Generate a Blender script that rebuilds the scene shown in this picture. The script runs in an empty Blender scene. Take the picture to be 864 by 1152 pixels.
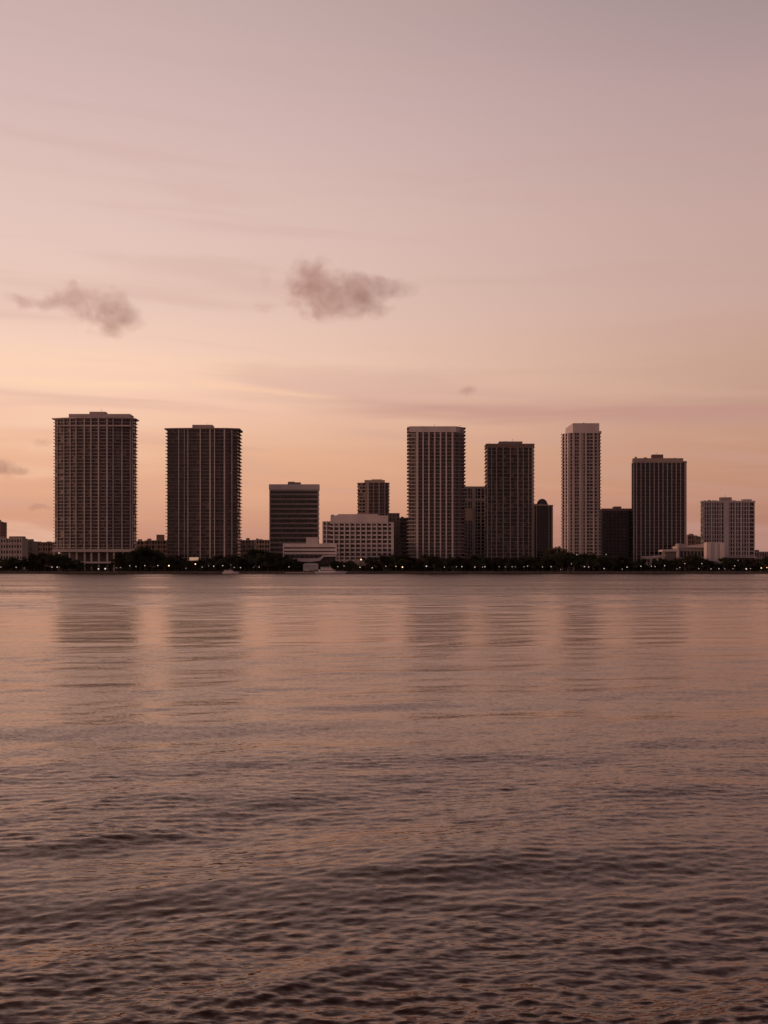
import bpy, math, random
import numpy as np
from mathutils import Vector, Matrix

R = random.Random(7)
C = bpy.context.scene.collection
scene = bpy.context.scene

# ------------------------------------------------------------------ camera frame
F = 1300.0          # focal length in photo pixels (864 x 1152)
CX, HY = 432.0, 640.5
CAMH = 3.8
SHORE = 1000.0
GZ = 1.7            # ground level of the far shore

def wx(px, Y): return (px - CX) * Y / F
def wz(py, Y): return CAMH + (HY - py) * Y / F

cam_d = bpy.data.cameras.new('camera')
cam = bpy.data.objects.new('camera', cam_d)
C.objects.link(cam)
cam.location = (0, 0, CAMH)
cam.rotation_euler = (math.radians(90), 0, 0)
cam_d.sensor_fit = 'VERTICAL'
cam_d.sensor_height = 24.0
cam_d.lens = 24.0 * F / 1152.0
cam_d.shift_y = (HY - 576.0) / 1152.0
cam_d.clip_start = 0.1
cam_d.clip_end = 40000
scene.camera = cam

# ------------------------------------------------------------------ helpers
def lin(c):
    out = []
    for v in c:
        v /= 255.0
        out.append(v / 12.92 if v <= 0.04045 else ((v + 0.055) / 1.055) ** 2.4)
    return tuple(out) + (1.0,)

def mat(name, col, rough=0.8, noise=0.15, nscale=0.3, emit=None, estr=0.0, spec=0.3, metallic=0.0, perobj=0.0):
    m = bpy.data.materials.new(name); m.use_nodes = True
    nt = m.node_tree; b = nt.nodes['Principled BSDF']
    b.inputs['Roughness'].default_value = rough
    b.inputs['Metallic'].default_value = metallic
    b.inputs['Specular IOR Level'].default_value = spec
    if emit:
        b.inputs['Emission Color'].default_value = emit
        b.inputs['Emission Strength'].default_value = estr
    tc = nt.nodes.new('ShaderNodeTexCoord')
    mp = nt.nodes.new('ShaderNodeMapping'); mp.inputs['Scale'].default_value = (1, 1, 0.35)
    n = nt.nodes.new('ShaderNodeTexNoise'); n.inputs['Scale'].default_value = nscale; n.inputs['Detail'].default_value = 5
    nt.links.new(tc.outputs['Object'], mp.inputs[0]); nt.links.new(mp.outputs[0], n.inputs['Vector'])
    mr = nt.nodes.new('ShaderNodeMapRange')
    mr.inputs['From Min'].default_value = 0.3; mr.inputs['From Max'].default_value = 0.7
    mr.inputs['To Min'].default_value = 1 - noise; mr.inputs['To Max'].default_value = 1 + noise
    nt.links.new(n.outputs['Fac'], mr.inputs['Value'])
    out = mr.outputs[0]
    if perobj:
        oi = nt.nodes.new('ShaderNodeObjectInfo')
        m2 = nt.nodes.new('ShaderNodeMapRange')
        m2.inputs['To Min'].default_value = 1 - perobj; m2.inputs['To Max'].default_value = 1 + perobj
        nt.links.new(oi.outputs['Random'], m2.inputs['Value'])
        mm = nt.nodes.new('ShaderNodeMath'); mm.operation = 'MULTIPLY'
        nt.links.new(out, mm.inputs[0]); nt.links.new(m2.outputs[0], mm.inputs[1]); out = mm.outputs[0]
    vm = nt.nodes.new('ShaderNodeVectorMath'); vm.operation = 'SCALE'
    vm.inputs[0].default_value = col[:3]
    nt.links.new(out, vm.inputs['Scale'])
    nt.links.new(vm.outputs[0], b.inputs['Base Color'])
    return m

class MB:
    """collects boxes and prisms and links them as one mesh object"""
    def __init__(s): s.v = []; s.f = []; s.m = []
    def box(s, x0, x1, y0, y1, z0, z1, mi=0):
        s.prism([(x0, y0), (x1, y0), (x1, y1), (x0, y1)], z0, z1, mi)
    def prism(s, pts, z0, z1, mi=0, top=None):
        n = len(pts); b = len(s.v)
        s.v += [(x, y, z0) for x, y in pts]
        s.v += [(x, y, z1) for x, y in (top or pts)]
        s.f.append(tuple(b + i for i in reversed(range(n)))); s.m.append(mi)
        s.f.append(tuple(b + n + i for i in range(n))); s.m.append(mi)
        for i in range(n):
            j = (i + 1) % n
            s.f.append((b + i, b + j, b + n + j, b + n + i)); s.m.append(mi)
    def hull(s, verts, faces, mi=0):
        b = len(s.v); s.v += verts
        for f in faces: s.f.append(tuple(b + i for i in f)); s.m.append(mi)
    def tube(s, p0, p1, r0, r1, n=8, mi=0):
        p0 = Vector(p0); p1 = Vector(p1); d = (p1 - p0).normalized()
        a = d.orthogonal().normalized(); c = d.cross(a); b = len(s.v)
        for p, r in ((p0, r0), (p1, r1)):
            for i in range(n):
                t = 2 * math.pi * i / n
                s.v.append(tuple(p + (a * math.cos(t) + c * math.sin(t)) * r))
        for i in range(n):
            j = (i + 1) % n
            s.f.append((b + i, b + j, b + n + j, b + n + i)); s.m.append(mi)
        s.f.append(tuple(b + i for i in reversed(range(n)))); s.m.append(mi)
        s.f.append(tuple(b + n + i for i in range(n))); s.m.append(mi)
    def ball(s, c, rx, ry, rz, nu=12, nv=8, mi=0, half=False):
        b = len(s.v)
        v0 = nv // 2 if half else 0
        rows = []
        for k in range(v0, nv + 1):
            ph = -math.pi / 2 + math.pi * k / nv
            rows.append([len(s.v) + i for i in range(nu)])
            for i in range(nu):
                t = 2 * math.pi * i / nu
                s.v.append((c[0] + rx * math.cos(ph) * math.cos(t), c[1] + ry * math.cos(ph) * math.sin(t), c[2] + rz * math.sin(ph)))
        for a, d in zip(rows[:-1], rows[1:]):
            for i in range(nu):
                j = (i + 1) % nu
                s.f.append((a[i], a[j], d[j], d[i])); s.m.append(mi)
    def mesh(s, name, mats):
        me = bpy.data.meshes.new(name); me.from_pydata(s.v, [], s.f)
        for m in (mats if isinstance(mats, (list, tuple)) else [mats]): me.materials.append(m)
        me.polygons.foreach_set('material_index', s.m); me.update()
        return me
    def build(s, name, mats, parent=None, loc=(0, 0, 0)):
        return link(name, s.mesh(name, mats), parent, loc)

def link(name, me, parent=None, loc=(0, 0, 0)):
    o = bpy.data.objects.new(name, me); C.objects.link(o); o.location = loc
    if parent: o.parent = parent
    return o

def tag(o, label=None, cat=None, group=None, kind=None):
    if label: o['label'] = label
    if cat: o['category'] = cat
    if group: o['group'] = group
    if kind: o['kind'] = kind
    return o

def empty(name, loc, label, cat, group=None, rz=0):
    o = bpy.data.objects.new(name, None); C.objects.link(o)
    o.location = loc; o.rotation_euler = (0, 0, rz); o.empty_display_size = 1
    return tag(o, label, cat, group)

# ------------------------------------------------------------------ world: dusk sky
w = bpy.data.worlds.new('World'); scene.world = w; w.use_nodes = True
nt = w.node_tree; nt.nodes.clear()
N = nt.nodes; L = nt.links
def val(x):
    n = N.new('ShaderNodeValue'); n.outputs[0].default_value = x; return n.outputs[0]
def M(op, a, b=None, c=None, clamp=False):
    n = N.new('ShaderNodeMath'); n.operation = op; n.use_clamp = clamp
    for i, q in enumerate((a, b, c)):
        if q is None: continue
        if isinstance(q, (int, float)): n.inputs[i].default_value = q
        else: L.new(q, n.inputs[i])
    return n.outputs[0]
def MR(v, a, b, c, d, smooth=True):
    n = N.new('ShaderNodeMapRange'); n.interpolation_type = 'SMOOTHSTEP' if smooth else 'LINEAR'
    L.new(v, n.inputs['Value'])
    for k, q in zip(('From Min', 'From Max', 'To Min', 'To Max'), (a, b, c, d)): n.inputs[k].default_value = q
    return n.outputs[0]
def MIX(f, a, b):
    n = N.new('ShaderNodeMix'); n.data_type = 'RGBA'
    if isinstance(f, (int, float)): n.inputs[0].default_value = f
    else: L.new(f, n.inputs[0])
    for k, q in ((6, a), (7, b)):
        if isinstance(q, tuple): n.inputs[k].default_value = q
        else: L.new(q, n.inputs[k])
    return n.outputs[2]
tc = N.new('ShaderNodeTexCoord'); sep = N.new('ShaderNodeSeparateXYZ'); L.new(tc.outputs['Generated'], sep.inputs[0])
sx, sy, sz = sep.outputs
hl = M('SQRT', M('MAXIMUM', M('ADD', M('MULTIPLY', sx, sx), M('MULTIPLY', sy, sy)), 1e-8))
elev = M('MULTIPLY', M('ARCTAN2', sz, hl), 180 / math.pi)      # degrees
az = M('MULTIPLY', M('ARCTAN2', sx, sy), 180 / math.pi)         # degrees, right positive
g = M('DIVIDE', M('ADD', M('MULTIPLY', sx, -0.8), M('MULTIPLY', sy, 0.6)), hl)
u = M('DIVIDE', elev, 90.0, clamp=True)
def pe(py): return math.degrees(math.atan((HY - py) / F)) / 90.0
def ramp(stops):
    n = N.new('ShaderNodeValToRGB'); r = n.color_ramp; r.interpolation = 'B_SPLINE' if False else 'LINEAR'
    while len(r.elements) < len(stops): r.elements.new(0.5)
    for e, (p, c) in zip(r.elements, sorted(stops)): e.position = p; e.color = lin(c)
    L.new(u, n.inputs[0]); return n.outputs[0]
SKY_L = [(0, (188, 134, 116)), (pe(600), (206, 148, 122)), (pe(560), (228, 170, 137)), (pe(515), (236, 182, 148)), (pe(455), (250, 205, 179)),
         (pe(410), (249, 209, 187)), (pe(350), (236, 202, 187)), (pe(250), (227, 196, 186)), (pe(120), (213, 183, 179)), (pe(0), (200, 174, 169)),
         (0.42, (158, 132, 128)), (0.6, (112, 92, 92)), (1.0, (84, 72, 76))]
SKY_R = [(0, (160, 114, 102)), (pe(600), (174, 124, 108)), (pe(560), (188, 136, 114)), (pe(515), (193, 145, 121)), (pe(455), (192, 152, 134)),
         (pe(410), (196, 158, 140)), (pe(350), (199, 164, 153)), (pe(250), (195, 163, 156)), (pe(120), (181, 154, 153)), (pe(0), (160, 139, 141)),
         (0.42, (126, 106, 108)), (0.6, (88, 74, 78)), (1.0, (70, 62, 68))]
SKY_B = [(0, (146, 108, 104)), (0.08, (158, 118, 114)), (0.2, (152, 118, 120)), (0.5, (118, 102, 110)), (1.0, (90, 84, 94))]
col = MIX(MR(g, 0.25, 0.86, 0, 1), ramp(SKY_R), ramp(SKY_L))
col = MIX(MR(g, -0.55, 0.25, 1, 0), col, ramp(SKY_B))
# thin high cirrus
cmb = N.new('ShaderNodeCombineXYZ')
L.new(M('MULTIPLY', az, 0.055), cmb.inputs[0]); L.new(M('ADD', M('MULTIPLY', elev, 0.62), M('MULTIPLY', az, 0.03)), cmb.inputs[1])
nz = N.new('ShaderNodeTexNoise'); nz.inputs['Scale'].default_value = 1.0; nz.inputs['Detail'].default_value = 5; nz.inputs['Distortion'].default_value = 0.5
L.new(cmb.outputs[0], nz.inputs['Vector'])
nzf = nz.outputs['Fac']
low = MR(elev, 13.0, 9.0, 0, 1)
warm = M('MULTIPLY', M('MULTIPLY', MR(nzf, 0.48, 0.68, 0, 1), MR(az, -4, -20, 0.15, 1)), low)
col = MIX(M('MULTIPLY', warm, 0.5), col, lin((253, 213, 186)))
cool = M('MULTIPLY', M('MULTIPLY', MR(nzf, 0.52, 0.32, 0, 1), MR(elev, 24, 6, 0.35, 1)), 0.35)
col = MIX(cool, col, lin((200, 160, 150)))
# a long mauve bank low on the right and two bright wisps
n2 = N.new('ShaderNodeTexNoise'); n2.inputs['Scale'].default_value = 1.0; n2.inputs['Detail'].default_value = 6
c2 = N.new('ShaderNodeCombineXYZ'); L.new(M('MULTIPLY', az, 0.16), c2.inputs[0]); L.new(M('MULTIPLY', elev, 1.9), c2.inputs[1]); c2.inputs[2].default_value = 4.2
L.new(c2.outputs[0], n2.inputs['Vector'])
def band(cen, slope, width, a0, a1, a2, a3, wob=0.9):
    d = M('SUBTRACT', elev, M('ADD', M('MULTIPLY', az, slope), cen))
    d = M('ADD', d, M('MULTIPLY', M('SUBTRACT', n2.outputs['Fac'], 0.5), wob))
    gz = M('EXPONENT', M('MULTIPLY', M('POWER', M('ABSOLUTE', M('DIVIDE', d, width)), 2.0), -1.0))
    return M('MULTIPLY', gz, M('MULTIPLY', MR(az, a0, a1, 0, 1), MR(az, a2, a3, 1, 0)))
col = MIX(M('MULTIPLY', band(7.85, -0.025, 0.42, -6, 3, 40, 60, 1.0), 0.62), col, lin((190, 142, 134)))
col = MIX(M('MULTIPLY', band(8.15, -0.10, 0.17, -11, -8, -5, -1, 0.5), 0.6), col, lin((252, 205, 170)))
col = MIX(M('MULTIPLY', band(8.95, 0.005, 0.2, -40, -30, -14, -7, 0.5), 0.6), col, lin((255, 214, 178)))
col = MIX(M('MULTIPLY', band(9.9, 0.01, 0.5, -60, -30, -14, 2, 0.6), 0.35), col, lin((255, 214, 178)))
nish = N.new('ShaderNodeTexSky'); nish.sky_type = 'NISHITA'; nish.sun_disc = False
SUN_AZ, SUN_EL = -100.0, 4.0     # azimuth from +Y, negative = left
nish.sun_elevation = math.radians(SUN_EL); nish.sun_rotation = math.radians(SUN_AZ); nish.altitude = 10
nish.air_density = 1.5; nish.dust_density = 3.0
bg1 = N.new('ShaderNodeBackground'); L.new(col, bg1.inputs[0]); bg1.inputs[1].default_value = 1.0
bg2 = N.new('ShaderNodeBackground'); L.new(nish.outputs[0], bg2.inputs[0]); bg2.inputs[1].default_value = 0.004
ad = N.new('ShaderNodeAddShader'); L.new(bg1.outputs[0], ad.inputs[0]); L.new(bg2.outputs[0], ad.inputs[1])
wo = N.new('ShaderNodeOutputWorld'); L.new(ad.outputs[0], wo.inputs[0])

sl = bpy.data.lights.new('sun', 'SUN'); so = bpy.data.objects.new('sun', sl); C.objects.link(so)
sl.energy = 1.7; sl.angle = math.radians(6); sl.color = (1.0, 0.52, 0.36)
sd = Vector((math.sin(math.radians(SUN_AZ)) * math.cos(math.radians(SUN_EL)), math.cos(math.radians(SUN_AZ)) * math.cos(math.radians(SUN_EL)), math.sin(math.radians(SUN_EL))))
so.rotation_euler = sd.to_track_quat('Z', 'Y').to_euler(); so.location = (-200, 0, 300)

scene.view_settings.view_transform = 'Standard'; scene.view_settings.look = 'None'
scene.view_settings.exposure = 0; scene.view_settings.gamma = 1
scene.render.engine = 'CYCLES'
cy = scene.cycles
cy.max_bounces = 6; cy.diffuse_bounces = 2; cy.glossy_bounces = 3; cy.transparent_max_bounces = 8; cy.volume_bounces = 2
cy.sample_clamp_indirect = 3; cy.sample_clamp_direct = 8
cy.use_denoising = True; cy.volume_step_rate = 0.5; cy.volume_max_steps = 256
try: scene.render.film_filter_size = 1.5; cy.pixel_filter_type = 'BLACKMAN_HARRIS'
except Exception: pass

# ------------------------------------------------------------------ water
def make_water():
    rng = np.random.default_rng(3)
    # rings
    r = [1.2]
    while r[-1] < 9000:
        q = r[-1]
        k = 0.0018 if q < 13 else (0.0026 if q < 26 else (0.004 if q < 60 else (0.007 if q < 1100 else 0.06)))
        if q < 7: k = 0.02
        r.append(q * (1 + k))
    r = np.array(r)
    dense = np.linspace(-21.5, 21.5, 1250)
    st = dense[1] - dense[0]
    coarse = [21.5]
    s_ = st
    while coarse[-1] < 180: s_ = min(s_ * 1.08, 6); coarse.append(coarse[-1] + s_)
    coarse = np.array(coarse[1:]); coarse = coarse * (180 / coarse[-1]) if coarse[-1] > 180 else coarse
    ang = np.concatenate([-coarse[::-1], dense, coarse[:-1]])      # closed ring
    A = np.radians(ang); da = np.gradient(A); dr = np.gradient(r)
    RR, AA = np.meshgrid(r, A, indexing='ij')
    X = RR * np.sin(AA); Y = RR * np.cos(AA)
    sp = np.maximum(dr[:, None], np.abs(RR * da[None, :]) * 1.0)
    # gust patches
    P = np.zeros_like(X)
    for i in range(14):
        lx = 10 ** rng.uniform(1.0, 2.3); ly = lx * rng.uniform(0.15, 0.35)
        P += np.sin(X * 2 * math.pi / lx * rng.choice([-1, 1]) + Y * 2 * math.pi / ly + rng.uniform(0, 6.28)) / 3.4
    patch = np.clip(1 + 0.38 * P, 0.35, 1.8)
    wind = np.interp(Y, [-50, 5, 11, 15, 24, 42, 60, 95, 140, 200, 330, 600, 1000], [1.4, 1.4, 1.15, .85, .56, .40, .38, .62, 1.3, 2.3, 3.0, 3.0, 2.6])
    wind = wind * np.clip(1 + 0.22 * P, .6, 1.5)
    ncomp = 100
    lam = np.exp(np.linspace(math.log(0.10), math.log(9.0), ncomp)) * rng.uniform(0.93, 1.07, ncomp)
    Z = np.zeros_like(X); miss = np.zeros_like(X)
    DX = np.zeros_like(X); DY = np.zeros_like(X)
    for l in lam:
        th = math.radians(-78 + rng.normal(0, 27))                # travelling towards the camera
        k = 2 * math.pi / l
        slope = 0.026 if l < 0.4 else (0.0095 if l < 1.6 else 0.0125 if l < 2.5 else 0.0140 * (2.5 / l) ** 0.3)
        if l < 0.16: slope *= 0.8
        kx, ky = k * math.cos(th), k * math.sin(th)
        fade = np.clip((l / sp - 2.5) / 3.0, 0, 1)
        ph = kx * X + ky * Y + rng.uniform(0, 6.28)
        # wave groups
        gk = k * 0.13; gth = th + rng.uniform(-1.2, 1.2)
        grp = 0.55 + 0.45 * np.sin(gk * math.cos(gth) * X + gk * math.sin(gth) * Y + rng.uniform(0, 6.28))
        a = (slope / k) * 1.45 * fade * grp * (wind if l < 5.5 else np.sqrt(wind))
        Z += a * np.sin(ph)
        c = np.cos(ph)
        DX += -0.75 * a * math.cos(th) * -c; DY += -0.75 * a * math.sin(th) * -c
        miss += (slope ** 2) * (1 - fade ** 2)
    X2 = X + DX; Y2 = Y + DY
    miss = np.sqrt(miss / 2 * 1.1)
    nr, na = X.shape
    co = np.stack([X2, Y2, Z], -1).reshape(-1, 3).astype(np.float32)
    i = np.arange(nr - 1)[:, None]; j = np.arange(na)[None, :]; j2 = (j + 1) % na
    q = np.stack([i * na + j, (i + 1) * na + j, (i + 1) * na + j2, i * na + j2], -1).reshape(-1, 4)
    q = q[:, ::-1]
    # centre cap
    cap = np.arange(na)
    me = bpy.data.meshes.new('water')
    nv = len(co); nf = len(q)
    me.vertices.add(nv); me.vertices.foreach_set('co', co.ravel())
    nl = nf * 4 + na
    me.loops.add(nl)
    me.loops.foreach_set('vertex_index', np.concatenate([q.ravel(), cap]).astype(np.int32))
    me.polygons.add(nf + 1)
    me.polygons.foreach_set('loop_start', np.concatenate([np.arange(nf) * 4, [nf * 4]]).astype(np.int32))
    me.polygons.foreach_set('loop_total', np.concatenate([np.full(nf, 4), [na]]).astype(np.int32))
    me.polygons.foreach_set('use_smooth', np.ones(nf + 1, dtype=bool))
    at = me.attributes.new('lost_slope', 'FLOAT', 'POINT')
    at.data.foreach_set('value', miss.ravel().astype(np.float32))
    ap = me.attributes.new('gust', 'FLOAT', 'POINT')
    ap.data.foreach_set('value', wind.ravel().astype(np.float32))
    me.update(calc_edges=True); me.validate()
    m = bpy.data.materials.new('water'); m.use_nodes = True
    t = m.node_tree; b = t.nodes['Principled BSDF']
    def mk(tp): return t.nodes.new(tp)
    def ma(op, a, b_=None):
        n = mk('ShaderNodeMath'); n.operation = op
        for k, q_ in enumerate((a, b_)):
            if q_ is None: continue
            if isinstance(q_, (int, float)): n.inputs[k].default_value = q_
            else: t.links.new(q_, n.inputs[k])
        return n.outputs[0]
    geo = mk('ShaderNodeNewGeometry')
    def noise(scx, scy, detail, off):
        mp = mk('ShaderNodeMapping'); mp.inputs['Scale'].default_value = (scx, scy, 1); mp.inputs['Location'].default_value = (off, off * 2, 0)
        mp.inputs['Rotation'].default_value = (0, 0, math.radians(-9))
        n = mk('ShaderNodeTexNoise'); n.inputs['Scale'].default_value = 1; n.inputs['Detail'].default_value = detail; n.inputs['Roughness'].default_value = 0.55
        t.links.new(geo.outputs['Position'], mp.inputs[0]); t.links.new(mp.outputs[0], n.inputs['Vector'])
        s = mk('ShaderNodeVectorMath'); s.operation = 'SUBTRACT'; s.inputs[1].default_value = (0.5, 0.5, 0.5)
        t.links.new(n.outputs['Color'], s.inputs[0]); return s.outputs[0]
    def vscale(v, f):
        s = mk('ShaderNodeVectorMath'); s.operation = 'SCALE'; t.links.new(v, s.inputs[0])
        if isinstance(f, (int, float)): s.inputs['Scale'].default_value = f
        else: t.links.new(f, s.inputs['Scale'])
        return s.outputs[0]
    def vadd(a, b_):
        s = mk('ShaderNodeVectorMath'); s.operation = 'ADD'
        for k, q_ in ((0, a), (1, b_)):
            if isinstance(q_, tuple): s.inputs[k].default_value = q_
            else: t.links.new(q_, s.inputs[k])
        return s.outputs[0]
    la = mk('ShaderNodeAttribute'); la.attribute_name = 'lost_slope'
    ga = mk('ShaderNodeAttribute'); ga.attribute_name = 'gust'
    fine0 = vadd(vscale(noise(3.5, 9, 4, 3.0), 0.25), vscale(noise(7, 17, 4, 5.0), 1.0))
    fine = vscale(fine0, ma('MAXIMUM', ga.outputs['Fac'], 0.8))
    mid = vscale(noise(0.9, 2.2, 3, 11.0), ma('MULTIPLY', ma('MULTIPLY', la.outputs['Fac'], 7.0), ga.outputs['Fac']))
    midb = vscale(noise(0.16, 0.5, 3, 21.0), ma('MULTIPLY', ma('MULTIPLY', la.outputs['Fac'], 3.0), ga.outputs['Fac']))
    # long wind streaks
    stn = mk('ShaderNodeTexNoise'); stn.inputs['Scale'].default_value = 1; stn.inputs['Detail'].default_value = 3
    mp = mk('ShaderNodeMapping'); mp.inputs['Scale'].default_value = (0.006, 0.035, 1)
    t.links.new(geo.outputs['Position'], mp.inputs[0]); t.links.new(mp.outputs[0], stn.inputs['Vector'])
    mr = mk('ShaderNodeMapRange'); mr.inputs['From Min'].default_value = 0.32; mr.inputs['From Max'].default_value = 0.68
    mr.inputs['To Min'].default_value = 0.35; mr.inputs['To Max'].default_value = 1.35
    t.links.new(stn.outputs['Fac'], mr.inputs['Value'])
    tot = vscale(vadd(vadd(fine, mid), midb), mr.outputs[0])
    flat = mk('ShaderNodeVectorMath'); flat.operation = 'MULTIPLY'; flat.inputs[1].default_value = (0.8, 1.0, 0.0)
    # far ripple normals tilted towards the near shore, shaped so reflections catch brighter sky
    sp_ = mk('ShaderNodeSeparateXYZ'); t.links.new(tot, sp_.inputs[0])
    cb_ = mk('ShaderNodeCombineXYZ'); t.links.new(sp_.outputs[0], cb_.inputs[0])
    lean = ma('MINIMUM', ma('MULTIPLY', la.outputs['Fac'], 16.0), 1.0)
    signed = ma('MULTIPLY', sp_.outputs[1], ma('SUBTRACT', 1.0, lean))
    t.links.new(ma('ADD', signed, ma('MULTIPLY', ma('MULTIPLY', ma('ABSOLUTE', sp_.outputs[1]), -0.9), lean)), cb_.inputs[1])
    t.links.new(cb_.outputs[0], flat.inputs[0])
    nrm = mk('ShaderNodeVectorMath'); nrm.operation = 'NORMALIZE'
    t.links.new(vadd(geo.outputs['Normal'], flat.outputs[0]), nrm.inputs[0])
    t.nodes.remove(b)
    body = mk('ShaderNodeBsdfDiffuse'); body.inputs[0].default_value = (0.022, 0.008, 0.005, 1)
    gl = mk('ShaderNodeBsdfGlossy'); gl.inputs['Color'].default_value = (1.0, 0.85, 0.78, 1); gl.inputs['Roughness'].default_value = 0.1
    fr_ = mk('ShaderNodeFresnel'); fr_.inputs['IOR'].default_value = 1.45
    for nd in (gl, fr_): t.links.new(nrm.outputs[0], nd.inputs['Normal'])
    mx = mk('ShaderNodeMixShader'); t.links.new(fr_.outputs[0], mx.inputs[0]); t.links.new(body.outputs[0], mx.inputs[1]); t.links.new(gl.outputs[0], mx.inputs[2])
    t.links.new(mx.outputs[0], t.nodes['Material Output'].inputs['Surface'])
    me.materials.append(m)
    o = link('water', me); tag(o, kind='structure')
make_water()

# ------------------------------------------------------------------ land
M_land = mat('dark_grass', (0.035, 0.04, 0.022, 1), 0.95, 0.4, 0.05)
M_wall = mat('seawall_concrete', (0.085, 0.065, 0.055, 1), 0.9, 0.45, 0.15)
M_path = mat('promenade_paving', (0.16, 0.13, 0.12, 1), 0.9, 0.25, 0.1)
mb = MB(); mb.box(-9000, 9000, SHORE + 1.0, 14000, -4, GZ); tag(mb.build('ground', M_land), kind='structure')
mb = MB(); mb.box(-700, 700, SHORE + 2.5, SHORE + 7.5, GZ - 0.2, GZ + 0.06); tag(mb.build('promenade', M_path), kind='structure')
sw = empty('seawall', (0, SHORE, 0), 'long low dark concrete seawall along the far waterline', 'wall')
mb = MB()
xs = np.linspace(-700, 700, 141)
for a, b_ in zip(xs[:-1], xs[1:]):
    mb.box(a, b_ - 0.06, 0, 1.0, -3, GZ - 0.25)
mb.build('wall', M_wall, sw)
mb = MB(); mb.box(-700, 700, -0.15, 1.3, GZ - 0.25, GZ + 0.12); mb.build('coping', mat('coping_stone', (0.15, 0.12, 0.11, 1), 0.9, 0.4, 0.2), sw)
# riprap rocks at the foot of the wall
M_rock = mat('wet_rock', (0.04, 0.033, 0.03, 1), 0.9, 0.4, 1.0)
mb = MB(); rr = random.Random(5)
x = -480
while x < 480:
    s = rr.uniform(0.5, 1.3)
    ring = [(x + s * math.cos(t) * rr.uniform(0.7, 1.1), -0.6 - rr.uniform(0, 0.8) + s * 0.7 * math.sin(t)) for t in [i * math.pi / 3 for i in range(6)]]
    cxm = sum(p[0] for p in ring) / 6; cym = sum(p[1] for p in ring) / 6
    mb.prism(ring, -0.5, rr.uniform(0.2, 0.9), 0, [(cxm + (p[0] - cxm) * 0.55, cym + (p[1] - cym) * 0.55) for p in ring])
    x += rr.uniform(0.7, 1.6)
tag(mb.build('rocks', M_rock, None, (0, SHORE, 0)), 'dark wet rocks heaped along the foot of the seawall', 'rocks', kind='stuff')

# ------------------------------------------------------------------ building materials
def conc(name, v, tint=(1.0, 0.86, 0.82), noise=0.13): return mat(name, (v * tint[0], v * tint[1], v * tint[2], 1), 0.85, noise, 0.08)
M_white = conc('pale_concrete', 0.50)
M_light = conc('grey_concrete', 0.44)
M_pier = conc('rib_concrete', 0.42, (1, .85, .81), .2)
M_mid = conc('weathered_concrete', 0.36, (1, .84, .78))
M_brown = conc('brown_concrete', 0.24, (1, .78, .68))
M_beige = conc('beige_render', 0.38, (1, .76, .62))
M_dark = conc('dark_cladding', 0.05, (1, .85, .85))
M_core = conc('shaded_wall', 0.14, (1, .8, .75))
M_brick = conc('red_brown_brick', 0.22, (1, .62, .5))
M_gl = [mat('window_glass_dark', (0.02, 0.016, 0.016, 1), 0.18, 0.3, 0.2, spec=0.4, perobj=0.6),
        mat('window_glass_curtained', (0.10, 0.075, 0.065, 1), 0.5, 0.45, 0.4, perobj=0.6),
        mat('window_glass_black', (0.008, 0.007, 0.008, 1), 0.12, 0.2, 0.2, spec=0.35)]
M_lit = mat('window_lit', (0.3, 0.2, 0.12, 1), 0.5, emit=(1.0, 0.62, 0.38, 1), estr=0.35)
M_metal = mat('dark_metal', (0.05, 0.045, 0.045, 1), 0.6)
M_bal = mat('balcony_edge', (.33, .27, .255, 1), .85, .55, .35)

def poly_at(poly, x):
    for (x0, y0), (x1, y1) in zip(poly[:-1], poly[1:]):
        if x0 <= x <= x1: return y0 + (y1 - y0) * (x - x0) / max(x1 - x0, 1e-6)
    return poly[0][1] if x < poly[0][0] else poly[-1][1]

def offset_poly(front, depth, d, dside=None, back=0.0):
    """outline of a building with the given front polyline pushed out by d"""
    ds = d if dside is None else dside
    n = len(front); pts = []
    for i, (x, y) in enumerate(front):
        sx_ = -ds if i == 0 else (ds if i == n - 1 else 0)
        pts.append((x + sx_, y - d))
    return pts + [(front[-1][0] + ds, depth + back), (front[0][0] - ds, depth + back)]

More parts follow.
